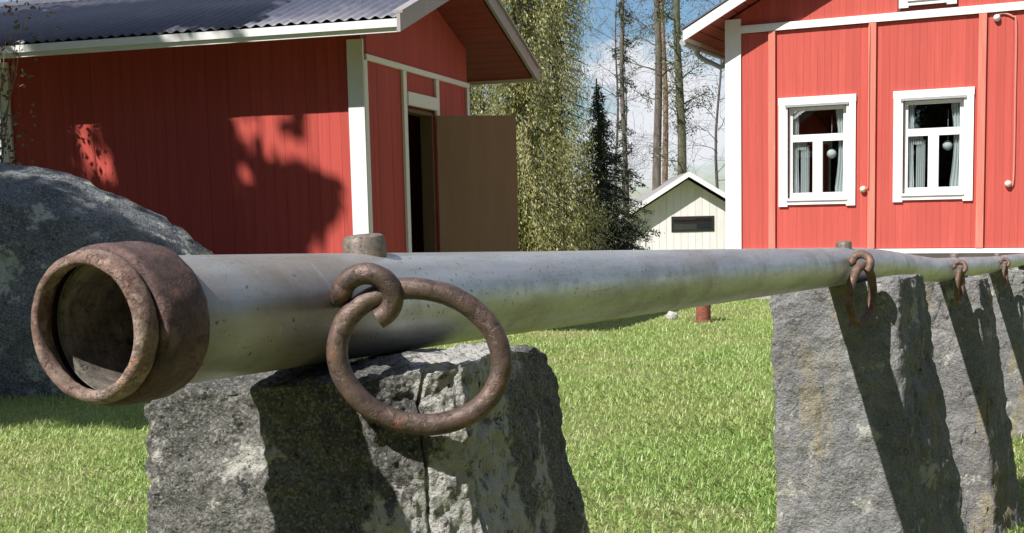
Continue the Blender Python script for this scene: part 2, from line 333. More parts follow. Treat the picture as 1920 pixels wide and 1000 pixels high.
def in_gravel(x, y):
    dx, dy = x-HC.x, y-HC.y; t = dx*HX.x+dy*HX.y; e = dx*HY.x+dy*HY.y
    return (t > -1.55) & (e > -3.35)
def make_grass(n=450000):
    u = rng.random(n); y = 1.6*(16.5/1.6)**(u**0.75); x = (rng.random(n)*2-1)*(0.8+y*0.56)
    keep = ~in_gravel(x, y) & ~((y > 9.9) & (x < -1.0)); x, y = x[keep], y[keep]; n = len(x)
    # tufts: pull towards clump centres
    cx = np.round(x/0.06)*0.06; cy = np.round(y/0.06)*0.06; pull = rng.random(n)*0.5; x = x+(cx-x)*pull; y = y+(cy-y)*pull
    clump = 0.5+0.5*np.sin(x*3.1+1.3*np.sin(y*2.3))*np.sin(y*2.7+1.1*np.sin(x*1.9)); 
    h = (0.018+0.027*rng.random(n))*(0.7+0.6*clump); w = (0.0019+0.00042*y)*(0.7+0.6*rng.random(n))
    az = rng.random(n)*2*pi; lean = 0.3+1.0*rng.random(n)
    straw = rng.random(n) < 0.06; lean = np.where(straw, 1.6+rng.random(n), lean)
    base = np.stack([x, y, np.zeros(n)-0.003], 1); sd = np.stack([np.cos(az+1.57), np.sin(az+1.57), np.zeros(n)], 1)*(w/2)[:, None]
    dr = np.stack([np.cos(az), np.sin(az), np.zeros(n)], 1)
    tip = base+dr*(h*np.sin(np.minimum(lean, 1.45)))[:, None]; tip[:, 2] += h*np.cos(np.minimum(lean, 1.45))+0.004
    mid = base+(tip-base)*0.55; mid[:, 2] += h*0.14
    P = np.stack([base-sd, base+sd, mid+sd*0.8, tip, mid-sd*0.8], 1)
    rnd = np.clip(rng.normal(0.42, 0.2, n)+0.12*(clump-0.5), 0, 1); rnd = np.where(straw, 1.0, rnd)
    tag(quads_object('grass', P, 'grass', rnd), 'short spring lawn grass with dry straw patches', 'grass', kind='stuff')
make_grass()

# ------------------------------------------------------------------ rail, posts, rings
RP = Vector((-0.2227, 0.6219, 0.0)); RZ = -HA; RH = 1.0649       # local x = across the rail, y = along it
S0 = -0.012      # the collar end stands a little before the origin of the rail
rail = thing('hitching_rail', 'long grey metal pipe rail with rusty collar lying on rough stone posts', 'hitching rail', RP, RZ)
def rail_z(s):
    z = RH-0.0355*s
    t = min(max((s-2.05)/1.65, 0), 1); z -= 0.037*t*t*(3-2*t)
    t = min(max((s-3.7)/1.9, 0), 1); z -= 0.010*t*t*(3-2*t)
    return z
PR = 0.0365
def make_pipe():
    N, n = 190, 64; b = MB(); rows = []
    S = np.concatenate([np.linspace(0.036+S0, 2.0, 90), np.linspace(2.05, 9.6, 100)])
    for s in S:
        wob = 1+0.006*noise.noise(Vector((s*3, 0, 0)))
        for j in range(n):
            q = 2*pi*j/n; r = PR*wob*(1+0.004*noise.noise(Vector((cos(q)*2, s*8, sin(q)*2))))
            b.v.append((r*cos(q), s, rail_z(s)+r*sin(q)))
    for i in range(len(S)-1):
        for j in range(n): k = (j+1) % n; b.f.append((i*n+j, i*n+k, (i+1)*n+k, (i+1)*n+j))
    o = b.build('pipe', 'pipe', rail, smooth=True)
    b2 = MB(); ri = 0.0321
    for s in [0.0366+S0, 0.06, 0.1, 0.16, 0.25, 0.4, 0.7, 1.2]:
        for j in range(n): q = 2*pi*j/n; b2.v.append((ri*cos(q), s, rail_z(s)+ri*sin(q)))
    for i in range(7):
        for j in range(n): k = (j+1) % n; b2.f.append((i*n+j, i*n+k, (i+1)*n+k, (i+1)*n+j))
    c0 = len(b2.v)
    for j in range(n): q = 2*pi*j/n; b2.v.append((PR*0.99*cos(q), 0.0366+S0, rail_z(0.04)+PR*0.99*sin(q)))
    for j in range(n): k = (j+1) % n; b2.f.append((j, k, c0+k, c0+j))
    b2.f.append(tuple(7*n+j for j in range(n)))
    b2.build('bore', 'inside', o, smooth=False)
    # collar
    def lathe_noise(prof, name, mat, parent, amp):
        bb = MB(); nn = 96
        for t, r in prof:
            for j in range(nn):
                q = 2*pi*j/nn; d = amp*fbm(Vector((cos(q)*3.5, t*90, sin(q)*3.5)), 4)
                bb.v.append(((r+d)*cos(q), t, (r+d)*sin(q)))
        for i in range(len(prof)-1):
            for j in range(nn): k = (j+1) % nn; bb.f.append((i*nn+j, i*nn+k, (i+1)*nn+k, (i+1)*nn+j))
        return bb.build(name, mat, parent, smooth=True, off=(0, S0, rail_z(0.02)) if parent is rail else (0, 0, 0))
    co = lathe_noise([(0.0320, 0.0372), (0.0316, 0.0392), (0.0322, 0.0415), (0.0340, 0.0428), (0.038, 0.0432), (0.044, 0.0433), (0.050, 0.0434), (0.056, 0.0434), (0.062, 0.0432), (0.066, 0.0424), (0.0690, 0.0400), (0.070, 0.0366), (0.0705, 0.0355)], 'collar', 'collar', rail, 0.0008)
    lip = lathe_noise([(0.0285, 0.0362), (0.0270, 0.0350), (0.0262, 0.0332), (0.0250, 0.0327), (0.0225, 0.0326), (0.0200, 0.0329), (0.0185, 0.0335), (0.0180, 0.0346), (0.0180, 0.0358), (0.0188, 0.0376), (0.0205, 0.0390), (0.0235, 0.0400), (0.0275, 0.0402), (0.0300, 0.0394), (0.0312, 0.0378), (0.0330, 0.0376)], 'lip', 'collar_face', co, 0.0005)
make_pipe()
def nut(s):
    z = rail_z(s)+PR-0.004; b = MB(); n = 6 if False else 22
    prof = [(0, 0.0150), (0.012, 0.0152), (0.0155, 0.0140), (0.017, 0.0115), (0.0175, 0.006)]
    for t, r in prof:
        for j in range(n): q = 2*pi*j/n; rr = r*(1+0.035*noise.noise(Vector((cos(q)*2, sin(q)*2, s*7+t*60)))); b.v.append((rr*cos(q), rr*sin(q), t))
    for i in range(len(prof)-1):
        for j in range(n): k = (j+1) % n; b.f.append((i*n+j, i*n+k, (i+1)*n+k, (i+1)*n+j))
    b.f.append(tuple((len(prof)-1)*n+j for j in range(n)))
    o = b.build('anchor_bolt', 'nut', rail, off=(0, s, z)); smooth_angle(o, 35); o.rotation_euler = (0.05, -0.06, 0)
POST_S = [0.22, 2.05, 3.9, 5.75, 7.6]
for s in (0.275, 2.02, 3.95, 5.75): nut(s)
def rough_tube(name, pts, r, mat, parent, closed=False, n=20, amp=0.05):
    b = MB().tube(pts, r, n, True, closed); 
    b.v = [tuple(Vector(v)*(1.0)+Vector((fbm(Vector(v)*70, 3), fbm(Vector(v)*70+Vector((9, 0, 0)), 3), fbm(Vector(v)*70+Vector((0, 9, 0)), 3)))*(r if not hasattr(r, '__len__') else r[0])*amp) for v in b.v]
    o = b.build(name, mat, parent); smooth_angle(o, 50); return o
def spline(P, m=8):
    P = [Vector(p) for p in P]; out_ = []
    for i in range(len(P)-1):
        p0, p1, p2, p3 = P[max(i-1, 0)], P[i], P[i+1], P[min(i+2, len(P)-1)]
        for k in range(m):
            t = k/m; out_.append(0.5*((2*p1)+(p2-p0)*t+(2*p0-5*p1+4*p2-p3)*t*t+(3*p1-p0-3*p2+p3)*t**3))
    out_.append(P[-1]); return out_
railM = Matrix.Translation(RP) @ Matrix.Rotation(RZ, 4, 'Z'); railI = railM.inverted()
# the hook that carries the big ring: an open eye standing off the side of the pipe
hc = Vector((-0.0862, 0.730, 1.0698)); hr = 0.0142
hp = [Vector((-0.113, 0.80, 1.066)), Vector((-0.1035, 0.752, 1.0685))]
for a in range(168, -75, -18): hp.append(hc+Vector((hr*1.1*cos(radians(a)), -0.004*sin(radians(a))-0.006*(168-a)/240+0.006, hr*sin(radians(a)))))
rough_tube('eye_bolt', [railI @ p for p in spline(hp, 6)], 0.0066, 'iron', rail)
for s in (1.90, 3.60, 5.45):
    c = Vector((PR+0.0175, s, rail_z(s)+0.006)); pts = [Vector((0.02, s, rail_z(s)+0.004))]
    for a in range(172, -70, -22): pts.append(c+Vector((0.0175*cos(radians(a)), 0.006*sin(radians(a)), 0.0175*sin(radians(a)))))
    rough_tube('eye_bolt', spline(pts, 4), 0.0078, 'iron_far', rail, n=14)
def ring(loc, e1, e2, R, r, mat, label, group, n=96, rr=1.0):
    pts = [e1*R*cos(2*pi*i/n)+e2*R*rr*sin(2*pi*i/n) for i in range(n)]
    o = rough_tube('iron_ring', pts, r, mat, None, True, 20, 0.06); o.location = loc; tag(o, label, 'ring', group)
phi = radians(4)
ring((-0.0560, 0.737, 1.0325), Vector((cos(phi), sin(phi), -0.26)).normalized(), Vector((0.26, 0.02, 1)).normalized(), 0.0500, 0.0066, 'iron', 'thick brown iron ring hanging askew below the rusty pipe collar end', 'iron tethering rings', rr=0.82)
for i, s in enumerate((1.90, 3.60, 5.45)):
    p = railM @ Vector((PR+0.0185, s, rail_z(s)-0.052)); dv = (railM.to_3x3() @ Vector((0.22 if i == 0 else 0.05, 0.97, 0))).normalized()
    ring(p, dv, Vector((0.04, 0, 1)).normalized(), 0.054, 0.0082 if i == 0 else 0.0075, 'iron_far',
         ['rusty iron ring hanging edge-on before the second stone post', 'small rusty ring hanging flat by the third stone post', 'rusty ring hanging by the fourth, ochre stone post'][i], 'iron tethering rings', 64)

def stone_post(name, fp_top, fp_bot, ztop, zbot, mat, label, seed, amp=0.012, res=(56, 90), top_fn=None, low=0.9, rnd=0.07):
    """fp: four corners (x,y) front-left, front-right, back-right, back-left in world; rounded rough block"""
    nside, nz = res; nc = len(fp_bot); cx = sum(p[0] for p in fp_bot)/nc; cy = sum(p[1] for p in fp_bot)/nc
    def foot(fp, t):     # rounded quadrilateral perimeter
        k = int(t*nc) % nc; f = t*nc-int(t*nc); a = Vector((*fp[k], 0)); b = Vector((*fp[(k+1) % nc], 0)); return a.lerp(b, f)
    n = nside*nc; b = MB()
    cT = Vector((sum(p[0] for p in fp_top)/nc, sum(p[1] for p in fp_top)/nc, 0)); cB = Vector((cx, cy, 0)); sv = Vector((seed*3.7, seed*1.3, seed*2.1))
    ztof = top_fn or (lambda x, y: ztop)
    levels = []
    for i in range(nz+1):
        q = i/nz; levels.append((1-(1-q)**1.9, 1.0))             # denser at the top
    for sc_ in (0.985, 0.955, 0.9, 0.82, 0.7, 0.55, 0.38, 0.2): levels.append((1.0, sc_))
    for li, (q, sc_) in enumerate(levels):
        for j in range(n):
            t = j/n; pT = foot(fp_top, t); pB = foot(fp_bot, t); cc = cB.lerp(cT, q); p = pB.lerp(pT, q)
            k = t*nc-int(t*nc); corner = min(k, 1-k); rd = 0.5*rnd*max(0, 1-corner/rnd)**2     # knock the arrises off
            p = cc+(p-cc)*sc_*(1-rd); zt = ztof(p.x, p.y); z = zbot+(zt-zbot)*q
            if sc_ == 1.0 and q > 0.93: z -= 0
            p.z = z+ (0.006*(1-sc_)**0.5 if sc_ < 1 else 0) - (0.004 if sc_ == 1 and q == 1 else 0)
            nd = (p-Vector((cc.x, cc.y, p.z))); nd = nd.normalized() if nd.length > 1e-6 else Vector((0, 0, 1))
            if sc_ < 1: nd = (nd*max(0, (sc_-0.8))*3+Vector((0, 0, 1))).normalized()
            w = p*6+sv; d = amp*(low*fbm(w, 3)+0.55*fbm(p*22+sv, 4)+(0.4 if low < 0.6 else 0.25)*fbm(p*90+sv, 3)-0.3*abs(noise.noise(p*13+sv*2)))
            crack = noise.noise(Vector((p.x*30, p.y*30, p.z*7))+sv); d -= amp*(0.9 if low > 0.6 else 0.45)*max(0, 0.07-abs(crack))/0.07*max(0, min(1, 0.3+noise.noise(p*5+sv)*2))
            p = p+nd*d
            b.v.append((p.x-cx, p.y-cy, p.z-zbot))
    for i in range(len(levels)-1):
        for j in range(n): k = (j+1) % n; b.f.append((i*n+j, i*n+k, (i+1)*n+k, (i+1)*n+j))
    b.f.append(tuple((len(levels)-1)*n+j for j in range(n)))
    b.f.append(tuple(reversed(range(n))))
    o = b.build('granite_post', mat, None, off=(cx, cy, zbot)); smooth_angle(o, 48)
    return tag(o, label, 'stone post', 'rough stone posts carrying the pipe')
def W(x, s): p = railM @ Vector((x, s, 0)); return (p.x, p.y)
# first post: broad face turned to the path
def top1(x, y): return 1.012+0.10*(x+0.14)-0.10*max(0, y-0.84) + (-0.006 if x < -0.232 else 0) - 0.25*max(0, x+0.012)
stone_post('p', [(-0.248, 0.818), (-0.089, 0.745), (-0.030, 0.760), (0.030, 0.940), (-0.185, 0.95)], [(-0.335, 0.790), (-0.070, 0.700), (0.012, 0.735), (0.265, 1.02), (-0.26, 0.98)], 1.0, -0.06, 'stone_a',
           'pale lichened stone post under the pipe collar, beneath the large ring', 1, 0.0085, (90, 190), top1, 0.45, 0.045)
def mk_post(i, s, xl, xr, xlb, xrb, th, mat, label, dzl=0.0, dzr=0.0, xk=None, xkb=None):
    xk = xr-0.02 if xk is None else xk; xkb = xrb if xkb is None else xkb
    zt = rail_z(s+0.05)-PR-0.002
    def tf(x, y):
        l = railI @ Vector((x, y, 0)); return zt+0.004-0.03*0 + (dzl*min(0, (l.x+0.03))/-0.1 if l.x < -0.03 else 0)+(dzr*(l.x-0.03)/0.1 if l.x > 0.03 else 0)-0.0355*(l.y-s-0.05)
    return stone_post('p', [W(xl, s), W(xr, s), W(xk, s+th), W(xl+0.02, s+th)], [W(xlb, s-0.03), W(xrb, s-0.03), W(xkb, s+th+0.05), W(xlb, s+th+0.05)], zt, -0.06, mat, label, 3+i*2, 0.013, (56, 120), tf, 0.8, 0.05)
mk_post(1, 1.99, -0.138, 0.108, -0.12, 0.165, 0.24, 'stone_b', 'grey stone post with ochre streaks and a pale knob beside the pipe shadow', -0.015, 0.012, 0.122, 0.30)
mk_post(2, 3.76, -0.13, 0.10, -0.15, 0.17, 0.22, 'stone_c', 'grey stone post with yellow stains, third from the pipe collar', -0.035, 0.0, 0.11, 0.25)
mk_post(3, 5.62, -0.12, 0.13, -0.15, 0.17, 0.18, 'stone_b', 'ochre stone post with a dark crack, fourth from the pipe collar', -0.02, 0.0)
mk_post(4, 7.60, -0.13, 0.12, -0.15, 0.17, 0.18, 'stone_c', 'grey stone post at the far end of the pipe', -0.02, 0.0)

# ------------------------------------------------------------------ boulder
def make_boulder():
    bm = bmesh.new(); bmesh.ops.create_icosphere(bm, subdivisions=6, radius=1)
    for v in bm.verts:
        p = v.co.copy(); e = 2.5
        nrm = (abs(p.x)**e+abs(p.y)**e+abs(p.z)**e)**(1/e); q = p/nrm
        d = 1+0.05*fbm(p*1.7+Vector((4, 1, 2)), 3)+0.018*fbm(p*9, 4)+0.012*fbm(Vector((p.x*5, p.y*5, p.z*22)), 3)
        q = q*d; v.co = Vector((q.x*2.02, q.y*0.92, q.z*1.52-0.20*q.x))
    me = bpy.data.meshes.new('boulder'); bm.to_mesh(me); bm.free(); me.materials.append(MAT['boulder']); me.polygons.foreach_set('use_smooth', [True]*len(me.polygons))
    o = bpy.data.objects.new('boulder', me); COL.objects.link(o); o.location = (-3.86, 8.55, 0.0); tag(o, 'huge rounded grey boulder lying before the red shed', 'boulder')
make_boulder()

# ------------------------------------------------------------------ small red shed
SA = radians(16.5); SCn = Vector((-1.155, 10.0, 0))
shed = thing('shed', 'small red plank shed with low sheet roof and open brown door', 'shed', SCn, -SA)
def wall_part(name, mb, mat, root): return mb.build(name, mat, root)
def make_shed():
    LW, DP, ZT = 3.42, 2.66, 2.47             # length to the left, depth, wall top
    sl_l = 0.36; rz = lambda y: (2.475+sl_l*(y+0.43) if y < 1.42 else 2.475+0.328*(3.45-y))    # underside of the roof
    # long wall
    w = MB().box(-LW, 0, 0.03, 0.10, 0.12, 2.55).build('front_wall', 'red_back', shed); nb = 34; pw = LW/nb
    for i in range(nb): plank(w, -LW+i*pw+0.0008, -LW+(i+1)*pw-0.0008, 0.0+0.003*random.random(), 0.03, 0.1, 2.55, 'red_shed')
    # gable wall with the door opening 0.93..1.66, height 2.05
    g = MB().box(-0.10, -0.03, 0.101, 0.93, 0.12, 2.5).box(-0.10, -0.03, 1.68, DP, 0.12, 2.5).box(-0.10, -0.03, 0.93, 1.68, 2.03, 2.5)
    g.quadbox([(-0.1, 0.101, 2.5), (-0.03, 0.101, 2.5), (-0.03, 1.42, 2.5), (-0.1, 1.42, 2.5), (-0.1, 0.101, rz(0.101)-0.01), (-0.03, 0.101, rz(0.101)-0.01), (-0.03, 1.42, rz(1.42)-0.01), (-0.1, 1.42, rz(1.42)-0.01)])
    g.quadbox([(-0.1, 1.42, 2.5), (-0.03, 1.42, 2.5), (-0.03, DP, 2.5), (-0.1, DP, 2.5), (-0.1, 1.42, rz(1.42)-0.01), (-0.03, 1.42, rz(1.42)-0.01), (-0.03, DP, rz(DP)-0.01), (-0.1, DP, rz(DP)-0.01)])
    gw = g.build('gable_wall', 'red_back', shed); y = 0.10
    while y < DP-0.02:
        y1 = min(y+0.1, DP); 
        if 0.87 < (y+y1)/2 < 1.74: plank(gw, -0.03, 0.0, y+0.0008, y1-0.0008, 2.06, 2.36, 'red_shed')
        else: plank(gw, -0.03, 0.0+0.003*random.random(), y+0.0008, y1-0.0008, 0.1, 2.36, 'red_shed')
        ya, yb = y+0.0008, y1-0.0008
        MB().quadbox([(-0.03, ya, 2.395), (0.002, ya, 2.395), (0.002, yb, 2.395), (-0.03, yb, 2.395), (-0.03, ya, rz(ya)-0.006), (0.002, ya, rz(ya)-0.006), (0.002, yb, rz(yb)-0.006), (-0.03, yb, rz(yb)-0.006)]).build('plank', 'red_shed', gw)
        y = y1
    # back, left walls, floor
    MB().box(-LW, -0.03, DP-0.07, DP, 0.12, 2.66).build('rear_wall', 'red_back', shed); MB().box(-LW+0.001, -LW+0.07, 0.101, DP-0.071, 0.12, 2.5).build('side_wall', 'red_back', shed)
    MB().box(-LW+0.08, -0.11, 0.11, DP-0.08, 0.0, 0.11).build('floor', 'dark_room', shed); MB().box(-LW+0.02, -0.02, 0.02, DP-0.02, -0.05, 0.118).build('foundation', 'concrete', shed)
    # trims
    MB().box(-0.115, 0.022, -0.024, -0.001, 0.1, 2.5).build('corner_board', 'white', shed); MB().box(0.001, 0.022, -0.0235, 0.068, 0.1, 2.34).build('corner_board', 'white', shed)
    MB().box(-LW-0.02, -LW+0.085, -0.024, -0.001, 0.1, 2.5).build('corner_board', 'white', shed)
    MB().box(0.003, 0.026, 0.05, DP+0.02, 2.342, 2.39).build('trim_board', 'white', shed)
    MB().box(0.003, 0.024, DP-0.06, DP+0.015, 0.1, 2.338).build('corner_board', 'white', shed)
    MB().box(0.003, 0.026, 0.845, 0.925, 0.1, 2.338).build('door_casing', 'white', shed); MB().box(0.003, 0.026, 1.685, 1.765, 2.0, 2.338).build('door_casing', 'white', shed)
    MB().box(0.004, 0.04, 0.928, 1.683, 2.05, 2.165).build('door_header', 'white', shed)
    # door frame and the open leaf
    MB().box(-0.13, -0.012, 0.932, 0.965, 0.13, 2.0).build('door_jamb', 'jamb', shed); MB().box(-0.13, -0.012, 1.645, 1.678, 0.13, 2.0).build('door_jamb', 'jamb', shed); MB().box(-0.13, -0.01, 0.932, 1.678, 2.001, 2.03).build('door_jamb', 'jamb', shed)
    a = radians(121); v = Vector((sin(a), -cos(a), 0)); nn = Vector((-v.y, v.x, 0)); h = Vector((0.028, 1.66, 0))
    dl = MB(); p = [h, h+v*0.765, h+v*0.765+nn*0.035, h+nn*0.035]; dl.quadbox([(q.x, q.y, 0.16) for q in p]+[(q.x, q.y, 2.005) for q in p]); door = dl.build('door', 'brown_door', shed)
    for zz in (0.35, 1.02, 1.72):      # ledges on the far side, handle, hinges
        q = [h+v*0.06+nn*0.037, h+v*0.70+nn*0.037, h+v*0.70+nn*0.06, h+v*0.06+nn*0.06]; MB().quadbox([(e.x, e.y, zz) for e in q]+[(e.x, e.y, zz+0.11) for e in q]).build('ledge', 'red_shed', door)
    # roof: corrugated sheets on both slopes, soffit boards, fascias, rakes
    X0, X1 = -LW-1.75, 0.50
    def slope(y0, y1, z0, z1, name):
        b = MB(); k = 0; x = X0
        xs = np.arange(X0, X1+1e-6, 0.0125)
        for yy, zz in ((y0, z0), (y0+(y1-y0)*0.5, z0+(z1-z0)*0.5), (y1, z1)):
            for xx in xs: b.v.append((float(xx), yy, zz+0.011*sin(xx*2*pi/0.1)))
        n = len(xs)
        for r in range(2):
            for i in range(n-1): b.f.append((r*n+i, r*n+i+1, (r+1)*n+i+1, (r+1)*n+i))
        o = b.build(name, 'roof', shed, smooth=True); md = o.modifiers.new('thick', 'SOLIDIFY'); md.thickness = 0.004; return o
    zr = 2.475+0.36*1.85
    slope(-0.47, 1.425, 2.585, zr+0.125, 'roof_sheet'); slope(3.50, 1.425, 2.575, zr+0.125, 'roof_sheet')
    MB().tube([(X0-0.02, 1.425, zr+0.125), (X1+0.02, 1.425, zr+0.125)], 0.045, 10).build('ridge_cap', 'roof', shed)
    for yy in (0.06, DP-0.06): MB().box(-LW-1.6, -LW-1.5, yy-0.05, yy+0.05, 0.0, 2.5).build('porch_post', 'white', shed)
    # soffit decks
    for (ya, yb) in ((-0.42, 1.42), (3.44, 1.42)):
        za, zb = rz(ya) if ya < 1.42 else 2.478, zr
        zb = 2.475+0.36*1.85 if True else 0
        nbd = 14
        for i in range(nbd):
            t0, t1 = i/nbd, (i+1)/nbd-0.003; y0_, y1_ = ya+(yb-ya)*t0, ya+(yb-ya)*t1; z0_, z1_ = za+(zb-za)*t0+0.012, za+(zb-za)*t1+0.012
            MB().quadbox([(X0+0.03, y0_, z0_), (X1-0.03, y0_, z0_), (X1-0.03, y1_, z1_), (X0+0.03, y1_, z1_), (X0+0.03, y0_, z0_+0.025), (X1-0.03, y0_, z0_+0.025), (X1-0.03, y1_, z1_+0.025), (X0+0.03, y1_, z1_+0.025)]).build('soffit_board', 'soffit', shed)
    MB().box(X0, X1, -0.45, -0.425, 2.47, 2.535).build('fascia', 'white', shed); MB().box(X0, X1-0.002, -0.475, -0.451, 2.505, 2.565).build('fascia', 'white', shed)
    MB().box(X0, X1, 3.445, 3.47, 2.455, 2.55).build('fascia', 'white', shed)
    for xx, yo in ((X1, 0.0), (X0-0.03, 0.0)):
        for (ya, yb, za) in ((-0.48, 1.40, 2.475), (3.50, 1.45, 2.465)):
            MB().quadbox([(xx, ya, za-0.01), (xx+0.03, ya, za-0.01), (xx+0.03, yb, zr-0.01), (xx, yb, zr-0.01), (xx, ya, za+0.125), (xx+0.03, ya, za+0.125), (xx+0.03, yb, zr+0.125), (xx, yb, zr+0.125)]).build('bargeboard', 'flash', shed)
            MB().quadbox([(xx-0.03, ya, za+0.128), (xx+0.05, ya, za+0.128), (xx+0.05, yb, zr+0.128), (xx-0.03, yb, zr+0.128), (xx-0.03, ya, za+0.148), (xx+0.05, ya, za+0.148), (xx+0.05, yb, zr+0.148), (xx-0.03, yb, zr+0.148)]).build('roof_flashing', 'flash', shed)
make_shed()

# ------------------------------------------------------------------ red house with the white windows
house = thing('house', 'bright red plank house with white framed windows and corner boards', 'house', HC, RZ)
def make_house():
    WD, DPH = 5.46, 8.0; rz = lambda u: 3.50+0.535*(min(u, WD-u)+0.50); ap = WD/2
    wins = [(0.73, 1.80, 1.05, 2.60), (2.305, 3.335, 1.08, 2.60)]
    # structural wall with openings
    xs = [0.0]; b = MB(); ops = [(w[0]+0.13, w[1]-0.13, w[2]+0.12, w[3]-0.11) for w in wins]; x = 0.0
    for (a0, a1, z0, z1) in ops:
        b.box(x, a0, 0.0, 0.16, 0.42, 3.55); b.box(a0, a1, 0.0, 0.16, 0.42, z0); b.box(a0, a1, 0.0, 0.16, z1, 3.55); x = a1
    b.box(x, WD, 0.0, 0.16, 0.42, 3.55)
    for (ua, ub) in ((0, ap), (ap, WD)):
        b.quadbox([(ua, 0, 3.551), (ub, 0, 3.551), (ub, 0.16, 3.551), (ua, 0.16, 3.551), (ua, 0, rz(ua)-0.02), (ub, 0, rz(ub)-0.02), (ub, 0.16, rz(ub)-0.02), (ua, 0.16, rz(ua)-0.02)])
    wall = b.build('front_wall', 'red_back', house)
    pw = 0.0975; n = int(WD/pw); pw = WD/n
    for i in range(n):
        u0, u1 = i*pw+0.0008, (i+1)*pw-0.0008; yo = -0.024+0.003*random.random(); segs = [(0.47, 3.535)]
        for (a0, a1, z0, z1) in ops:
            if u1 > a0-0.03 and u0 < a1+0.03: segs = [(0.47, z0-0.04), (z1+0.04, 3.535)]
        for (za, zb) in segs: plank(wall, u0, u1, yo, -0.001, za, zb, 'red')
        if 2.36 < (u0+u1)/2 < 3.09:
            plank(wall, u0, u1, yo, -0.001, 4.72, min(rz(u0), rz(u1))-0.04, 'red')
        else:
            plank(wall, u0, u1, yo, -0.001, 3.62, rz(u0)-0.03, 'red', ztop1=rz(u1)-0.03)
    # other walls
    sw = MB().box(0.0, 0.16, 0.161, DPH, 0.42, 3.6).build('side_wall', 'red_back', house)
    for i in range(80): plank(sw, -0.024, -0.001, 0.0+i*0.1+0.002, (i+1)*0.1-0.002, 0.47, 3.6, 'red')
    MB().box(WD-0.16, WD, 0.161, DPH, 0.42, 3.6).build('side_wall', 'red', house); MB().box(0.161, WD-0.161, DPH-0.16, DPH, 0.42, 3.6).build('rear_wall', 'red', house)
    for (ua, ub) in ((0, ap), (ap, WD)):
        MB().quadbox([(ua, DPH-0.16, 3.601), (ub, DPH-0.16, 3.601), (ub, DPH, 3.601), (ua, DPH, 3.601), (ua, DPH-0.16, rz(ua)-0.02), (ub, DPH-0.16, rz(ub)-0.02), (ub, DPH, rz(ub)-0.02), (ua, DPH, rz(ua)-0.02)]).build('rear_gable', 'red', house)
    MB().box(0.17, WD-0.17, 0.17, DPH-0.17, 0.40, 0.46).build('floor', 'dark_room', house); MB().box(0.17, WD-0.17, 0.17, DPH-0.17, 3.3, 3.36).build('ceiling', 'dark_room', house); MB().box(0.17, WD-0.17, 3.0, 3.1, 0.47, 3.29).build('inner_wall', 'dark_room', house)
    MB().box(0.03, WD-0.03, 0.03, DPH-0.03, -0.1, 0.40).build('foundation', 'concrete', house)
    # trims
    MB().box(-0.045, 0.185, -0.056, -0.028, 0.43, 3.75).build('corner_board', 'white', house); MB().box(-0.055, -0.026, -0.027, 0.16, 0.43, 3.7).build('corner_board', 'white', house)
    MB().box(WD-0.17, WD+0.03, -0.056, -0.028, 0.43, 3.75).build('corner_board', 'white', house)
    MB().box(0.187, WD-0.172, -0.075, -0.026, 3.545, 3.625).build('trim_board', 'white', house); MB().box(0.187, WD-0.172, -0.07, -0.026, 3.626, 3.648).build('drip_board', 'white', house)
    MB().box(-0.02, WD+0.02, -0.065, -0.002, 0.40, 0.462).build('base_board', 'white', house)
    for uc in (0.635, 2.02, 3.43, 4.825): MB().box(uc-0.048, uc+0.048, -0.075, -0.028, 0.468, 3.54).build('batten', 'batten', house)
    def window(u0, u1, z0, z1, attic=False):
        c = 0.125; f = 0.05; a0, a1, b0, b1 = u0+c+0.006, u1-c-0.006, z0+c+0.012, z1-c-0.014; zt = b0+(b1-b0)*0.66
        wd = MB().box(a0, a0+f, 0.02, 0.065, b0, b1).box(a1-f, a1, 0.02, 0.065, b0, b1).box(a0+f, a1-f, 0.02, 0.065, b0, b0+0.075).box(a0+f, a1-f, 0.02, 0.065, b1-f, b1).build('window', 'white', house)
        for uu in (u0, u1-c): MB().box(uu, uu+c, -0.058, -0.028, z0+0.02, z1-c+0.02).build('side_casing', 'white', wd)
        MB().box(u0-0.005, u1+0.005, -0.062, -0.027, z1-c+0.022, z1).build('head_casing', 'white', wd); MB().box(u0+c, u1-c, -0.056, -0.028, z0+0.045, z0+c+0.01).build('apron', 'white', wd)
        MB().box(u0+c-0.03, u1-c+0.03, -0.085, -0.059, z1-c-0.012, z1-c+0.018).build('drip_cap', 'grey_metal', wd)
        MB().box(a0+f, a1-f, 0.012, 0.06, zt-0.05, zt+0.05).build('transom', 'white', wd); um = (a0+a1)/2
        MB().box(um-0.068, um+0.068, 0.012, 0.06, b0+0.076, zt-0.051).build('mullion', 'white', wd); MB().box(a0-0.02, a1+0.02, -0.08, 0.018, b0-0.035, b0-0.004).build('sill', 'white', wd)
        for (p0, p1, q0, q1) in ((a0+f, a1-f, zt+0.05, b1-f), (a0+f, um-0.068, b0+0.076, zt-0.051), (um+0.068, a1-f, b0+0.076, zt-0.051)):
            MB().box(p0, p1, 0.04, 0.044, q0, q1).build('pane', 'glass', wd)
        return wd, a0, a1, b0, b1, zt
    for i, w in enumerate(wins):
        wd, a0, a1, b0, b1, zt = window(*w)
        # curtains: gathered side drapes and a thin top valance
        def drape(x0, x1, zb, ztp, name='curtain', fade=0.0):
            b = MB(); n = 40; 
            for r in range(9):
                q = r/8; zz = ztp+(zb-ztp)*q
                for j in range(n+1):
                    t = j/n; sq = 1-fade*sin(pi*min(1, q*1.1)); xx = x0+(x1-x0)*t*sq
                    b.v.append((xx, 0.095+0.02*sin(t*pi*9+i)+0.006*sin(q*5), zz))
            for r in range(8):
                for j in range(n): b.f.append((r*(n+1)+j, r*(n+1)+j+1, (r+1)*(n+1)+j+1, (r+1)*(n+1)+j))
            b.build(name, 'curtain', wd, smooth=True)
